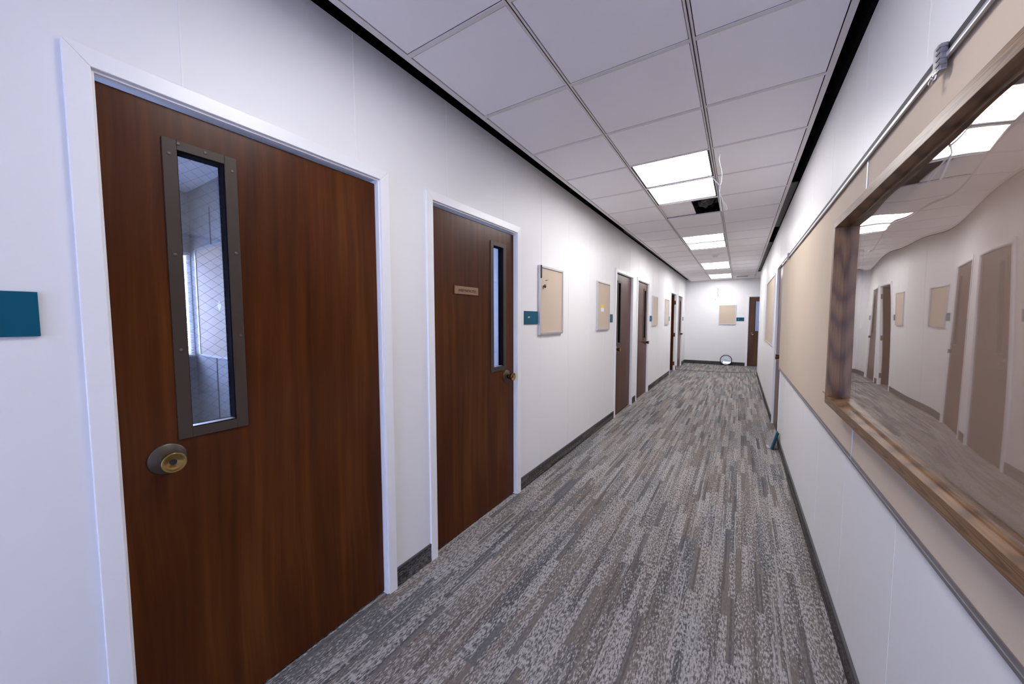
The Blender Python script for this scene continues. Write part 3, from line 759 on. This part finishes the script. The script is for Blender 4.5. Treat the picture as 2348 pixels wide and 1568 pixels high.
for i in range(1, 13):
    a = 2 * PI * i / 12; text('numeral', str(i), 0.030, 'navy', fc_, (math.sin(a) * (CR - 0.054), -0.0206, CR + math.cos(a) * (CR - 0.054)), depth=0.0003)
def hand(name, ang, L, w, y):
    bm = bmesh.new(); p = Vector((math.sin(ang), 0, math.cos(ang))); q = Vector((p.z, 0, -p.x)); c = Vector((0, y, CR))
    a = [c - p * 0.02 + q * w, c - p * 0.02 - q * w, c + p * L - q * w * 0.5, c + p * L + q * w * 0.5]
    f = [bm.verts.new(v) for v in a]; g = [bm.verts.new(v + Vector((0, -0.0015, 0))) for v in a]
    bm.faces.new(f); bm.faces.new(g[::-1])
    for i in range(4): j = (i + 1) % 4; bm.faces.new((f[i], f[j], g[j], g[i]))
    obj(name, bm, 'navy', ck)
hand('hour_hand', math.radians(279), 0.075, 0.005, -0.023); hand('minute_hand', math.radians(113), 0.110, 0.0035, -0.026)
bm = bmesh.new(); lathe(bm, [(CR - 0.017, 0.031), (CR - 0.017, 0.033)], 56, c=(0, 0, CR)); obj('glass_cover', bm, 'glass', ck)

# ------------------------------------------------------------------ rooms behind the doors
def room(name, x0, x1, y0, y1, label, mat='office_wall', win=None, door_side='x1'):
    """closed shell; win = (ya, yb, za, zb) hole in the x0 wall"""
    bm = bmesh.new(); t = 0.06
    box(bm, x0, x1, y0 - t, y0, 0, 2.70); box(bm, x0, x1, y1, y1 + t, 0, 2.70)
    if win:
        a, b, c, d = win
        box(bm, x0 - t, x0, y0 - t, a, 0, 2.70); box(bm, x0 - t, x0, b, y1 + t, 0, 2.70)
        box(bm, x0 - t, x0, a, b, 0, c); box(bm, x0 - t, x0, a, b, d, 2.70)
    else: box(bm, x0 - t, x0, y0 - t, y1 + t, 0, 2.70)
    o = struct('wall_' + name, bm, mat, label, 'wall')
    bm = bmesh.new(); box(bm, x0 - t, x1, y0 - t, y1 + t, 2.70, 2.76); o2 = struct('ceiling_' + name, bm, 'tile' if mat != 'plenum' else mat, label.replace('walls', 'ceiling'), 'ceiling')
    bm = bmesh.new(); box(bm, x0 - t, x1, y0 - t, y1 + t, -0.08, 0.0); struct('floor_' + name, bm, 'office_floor', label.replace('walls', 'floor'), 'floor')
WX = XL - 0.115
AX, AY = -4.60, 1.345
room('near_office', AX, WX, -2.4, AY, 'pale walls of the office seen through the nearest door', win=(-0.9, 1.338, 1.10, 2.12))
room('second_office', AX, WX, 1.425, 4.75, 'pale walls of the office behind the plaque door', win=(2.2, 4.2, 0.95, 2.2))
room('dark_office', -4.4, WX, 4.83, 8.4, 'walls of the unlit office behind the third and fourth doors', 'plenum')  # walls and ceiling coloured black to stand in for the unlit room's shade
room('open_office', -4.4, WX, 8.6, 11.30, 'walls of the office behind the open doorway')
room('last_office', -4.4, WX, 11.36, 13.4, 'walls of the office behind the last left door', 'office_wall', win=None)
# room behind the end wall door and the right door
bm = bmesh.new()
box(bm, -0.6, 2.0, 15.9, 16.0, 0, 2.7); box(bm, -0.7, -0.6, 13.42, 16, 0, 2.7); box(bm, 2.0, 2.1, 13.42, 14.6, 0, 2.7); box(bm, 2.0, 2.1, 15.5, 16, 0, 2.7); box(bm, 2.0, 2.1, 14.6, 15.5, 0, 0.9); box(bm, 2.0, 2.1, 14.6, 15.5, 2.2, 2.7)
struct('wall_end_office', bm, 'office_wall', 'walls of the room behind the end wall door', 'wall')
bm = bmesh.new(); box(bm, -0.7, 2.1, 13.42, 16, 2.7, 2.76); struct('ceiling_end_office', bm, 'tile', 'ceiling of the room behind the end wall door', 'ceiling')
bm = bmesh.new(); box(bm, -0.7, 2.1, 13.42, 16, -0.08, 0); struct('floor_end_office', bm, 'office_floor', 'floor of the room behind the end wall door', 'floor')
bm = bmesh.new(); x = XR + 0.12
box(bm, x, 2.2, 5.1, 5.16, 0, 2.7); box(bm, x, 2.2, 6.7, 6.76, 0, 2.7); box(bm, 2.14, 2.2, 5.16, 6.7, 0, 2.7); box(bm, x, 2.2, 5.1, 6.76, 2.7, 2.76); box(bm, x, 2.2, 5.1, 6.76, -0.08, 0)
struct('wall_right_office', bm, 'office_wall', 'walls of the room behind the right door', 'wall')

# office windows and blinds
w2 = thing('window_2', 'office window with horizontal blinds seen through the nearest door', 'window', (AX, 0.219, 1.10), RZ_L, kind='structure')
bm = bmesh.new(); frame(bm, -1.119, 1.119, 0, 1.02, 0.03, 0.0, 0.06); obj('window_frame', bm, 'casing', w2); boxobj('pane', 'glass', w2, -1.09, 1.09, 0.028, 0.034, 0.035, 0.985)
w3 = thing('window_3', 'window of the second office', 'window', (AX, 3.2, 0.95), RZ_L, kind='structure')
bm = bmesh.new(); frame(bm, -1.0, 1.0, 0, 1.25, 0.035, 0.0, 0.06); obj('window_frame', bm, 'casing', w3); boxobj('pane', 'glass', w3, -.965, .965, 0.028, 0.034, 0.035, 1.215)
bl = thing('window_blind', 'white horizontal blind in the office window behind the nearest door', 'blind', (AX + 0.004, 0.219, 1.10), RZ_L)
boxobj('head_rail', 'blind', bl, -1.112, 1.112, -0.03, -0.002, 0.985, 1.015)
bm = bmesh.new()
for i in range(38):
    z = 0.02 + i * 0.0252
    fs_ = box(bm, -1.112, 1.112, -0.026, -0.004, z, z + 0.0012)
    vs = list({v for f in fs_ for v in f.verts}); bmesh.ops.rotate(bm, verts=vs, cent=(0, -0.015, z), matrix=Matrix.Rotation(math.radians(18), 3, 'X'))
obj('slats', bm, 'blind', bl)
boxobj('bottom_rail', 'blind', bl, -1.112, 1.112, -0.026, -0.004, 0.0, 0.012)

# office board on metal standards, partition facing -y
ob = thing('office_board', 'large board hung on a wall track inside the nearest office', 'bulletin board', (-3.79, AY, 1.113), 0)
bm = bmesh.new(); box(bm, -0.62, 0.62, -0.028, -0.004, 0.0, 0.020); box(bm, -0.62, 0.62, -0.028, -0.004, 1.0, 1.02); box(bm, -0.62, -0.60, -0.028, -0.004, 0.02, 1.0); box(bm, 0.60, 0.62, -0.028, -0.004, 0.02, 1.0); obj('frame', bm, 'alu', ob)
boxobj('tack_panel', 'board', ob, -0.60, 0.60, -0.022, -0.004, 0.02, 1.0)
for x in (-4.09, -3.2):
    st = boxobj('wall_standard', 'alu_dark', None, x - 0.010, x + 0.010, AY - 0.004, AY, 0.35, 2.48)
    tag(st, 'slotted metal wall track %s behind the office board' % ('on the window side' if x < -4 else 'on the door side'), 'wall track', 'slotted wall tracks in the office')
bm = bmesh.new(); box(bm, -0.035, 0.0, -0.0012, 0, 0, 0.07); box(bm, 0.0, 0.035, -0.0012, 0, 0.0, 0.07)
bmesh.ops.rotate(bm, verts=bm.verts, cent=(0, 0, 0), matrix=Matrix.Rotation(math.radians(45), 3, 'Y'))
o = obj('pinned_card', bm, 'paper'); o.location = (-3.93, AY - 0.0222, 1.56); tag(o, 'pale card turned on its corner, pinned to the office board', 'card')

# ------------------------------------------------------------------ light and camera
wd = bpy.data.worlds.new('World'); SC.world = wd; wd.use_nodes = True
nt = wd.node_tree; nt.nodes.clear()
bgn = nt.nodes.new('ShaderNodeBackground'); wo = nt.nodes.new('ShaderNodeOutputWorld')
bgn.inputs[0].default_value = (0.47, 0.58, 1.0, 1); bgn.inputs[1].default_value = 8.0
nt.links.new(bgn.outputs[0], wo.inputs[0])

yaw, pitch, roll, fpx, hc_ = 0.5637, -0.0622, -0.0015, 824.7367, 1.4582
Fv = Vector((-math.sin(yaw) * math.cos(pitch), math.cos(yaw) * math.cos(pitch), math.sin(pitch)))
R0 = Vector((math.cos(yaw), math.sin(yaw), 0)); U0 = R0.cross(Fv)
Rv = R0 * math.cos(roll) + U0 * math.sin(roll); Uv = -R0 * math.sin(roll) + U0 * math.cos(roll)
cam = bpy.data.cameras.new('camera'); co = bpy.data.objects.new('camera', cam); COL.objects.link(co)
cam.sensor_width = 36; cam.sensor_fit = 'HORIZONTAL'; cam.lens = fpx / 2348 * 36; cam.clip_start = 0.02; cam.clip_end = 200
m = Matrix((Rv, Uv, -Fv)).transposed().to_4x4(); m.translation = (0, 0, hc_)
co.matrix_world = m
SC.camera = co
SC.view_settings.view_transform = 'Standard'; SC.view_settings.look = 'None'; SC.view_settings.gamma = 1.0; SC.view_settings.use_curve_mapping = False
SC.view_settings.exposure = 1.05
SC.cycles.max_bounces = 14; SC.cycles.diffuse_bounces = 8; SC.cycles.glossy_bounces = 6; SC.cycles.transparent_max_bounces = 16
SC.cycles.use_denoising = True
SC.cycles.sample_clamp_indirect = 8.0
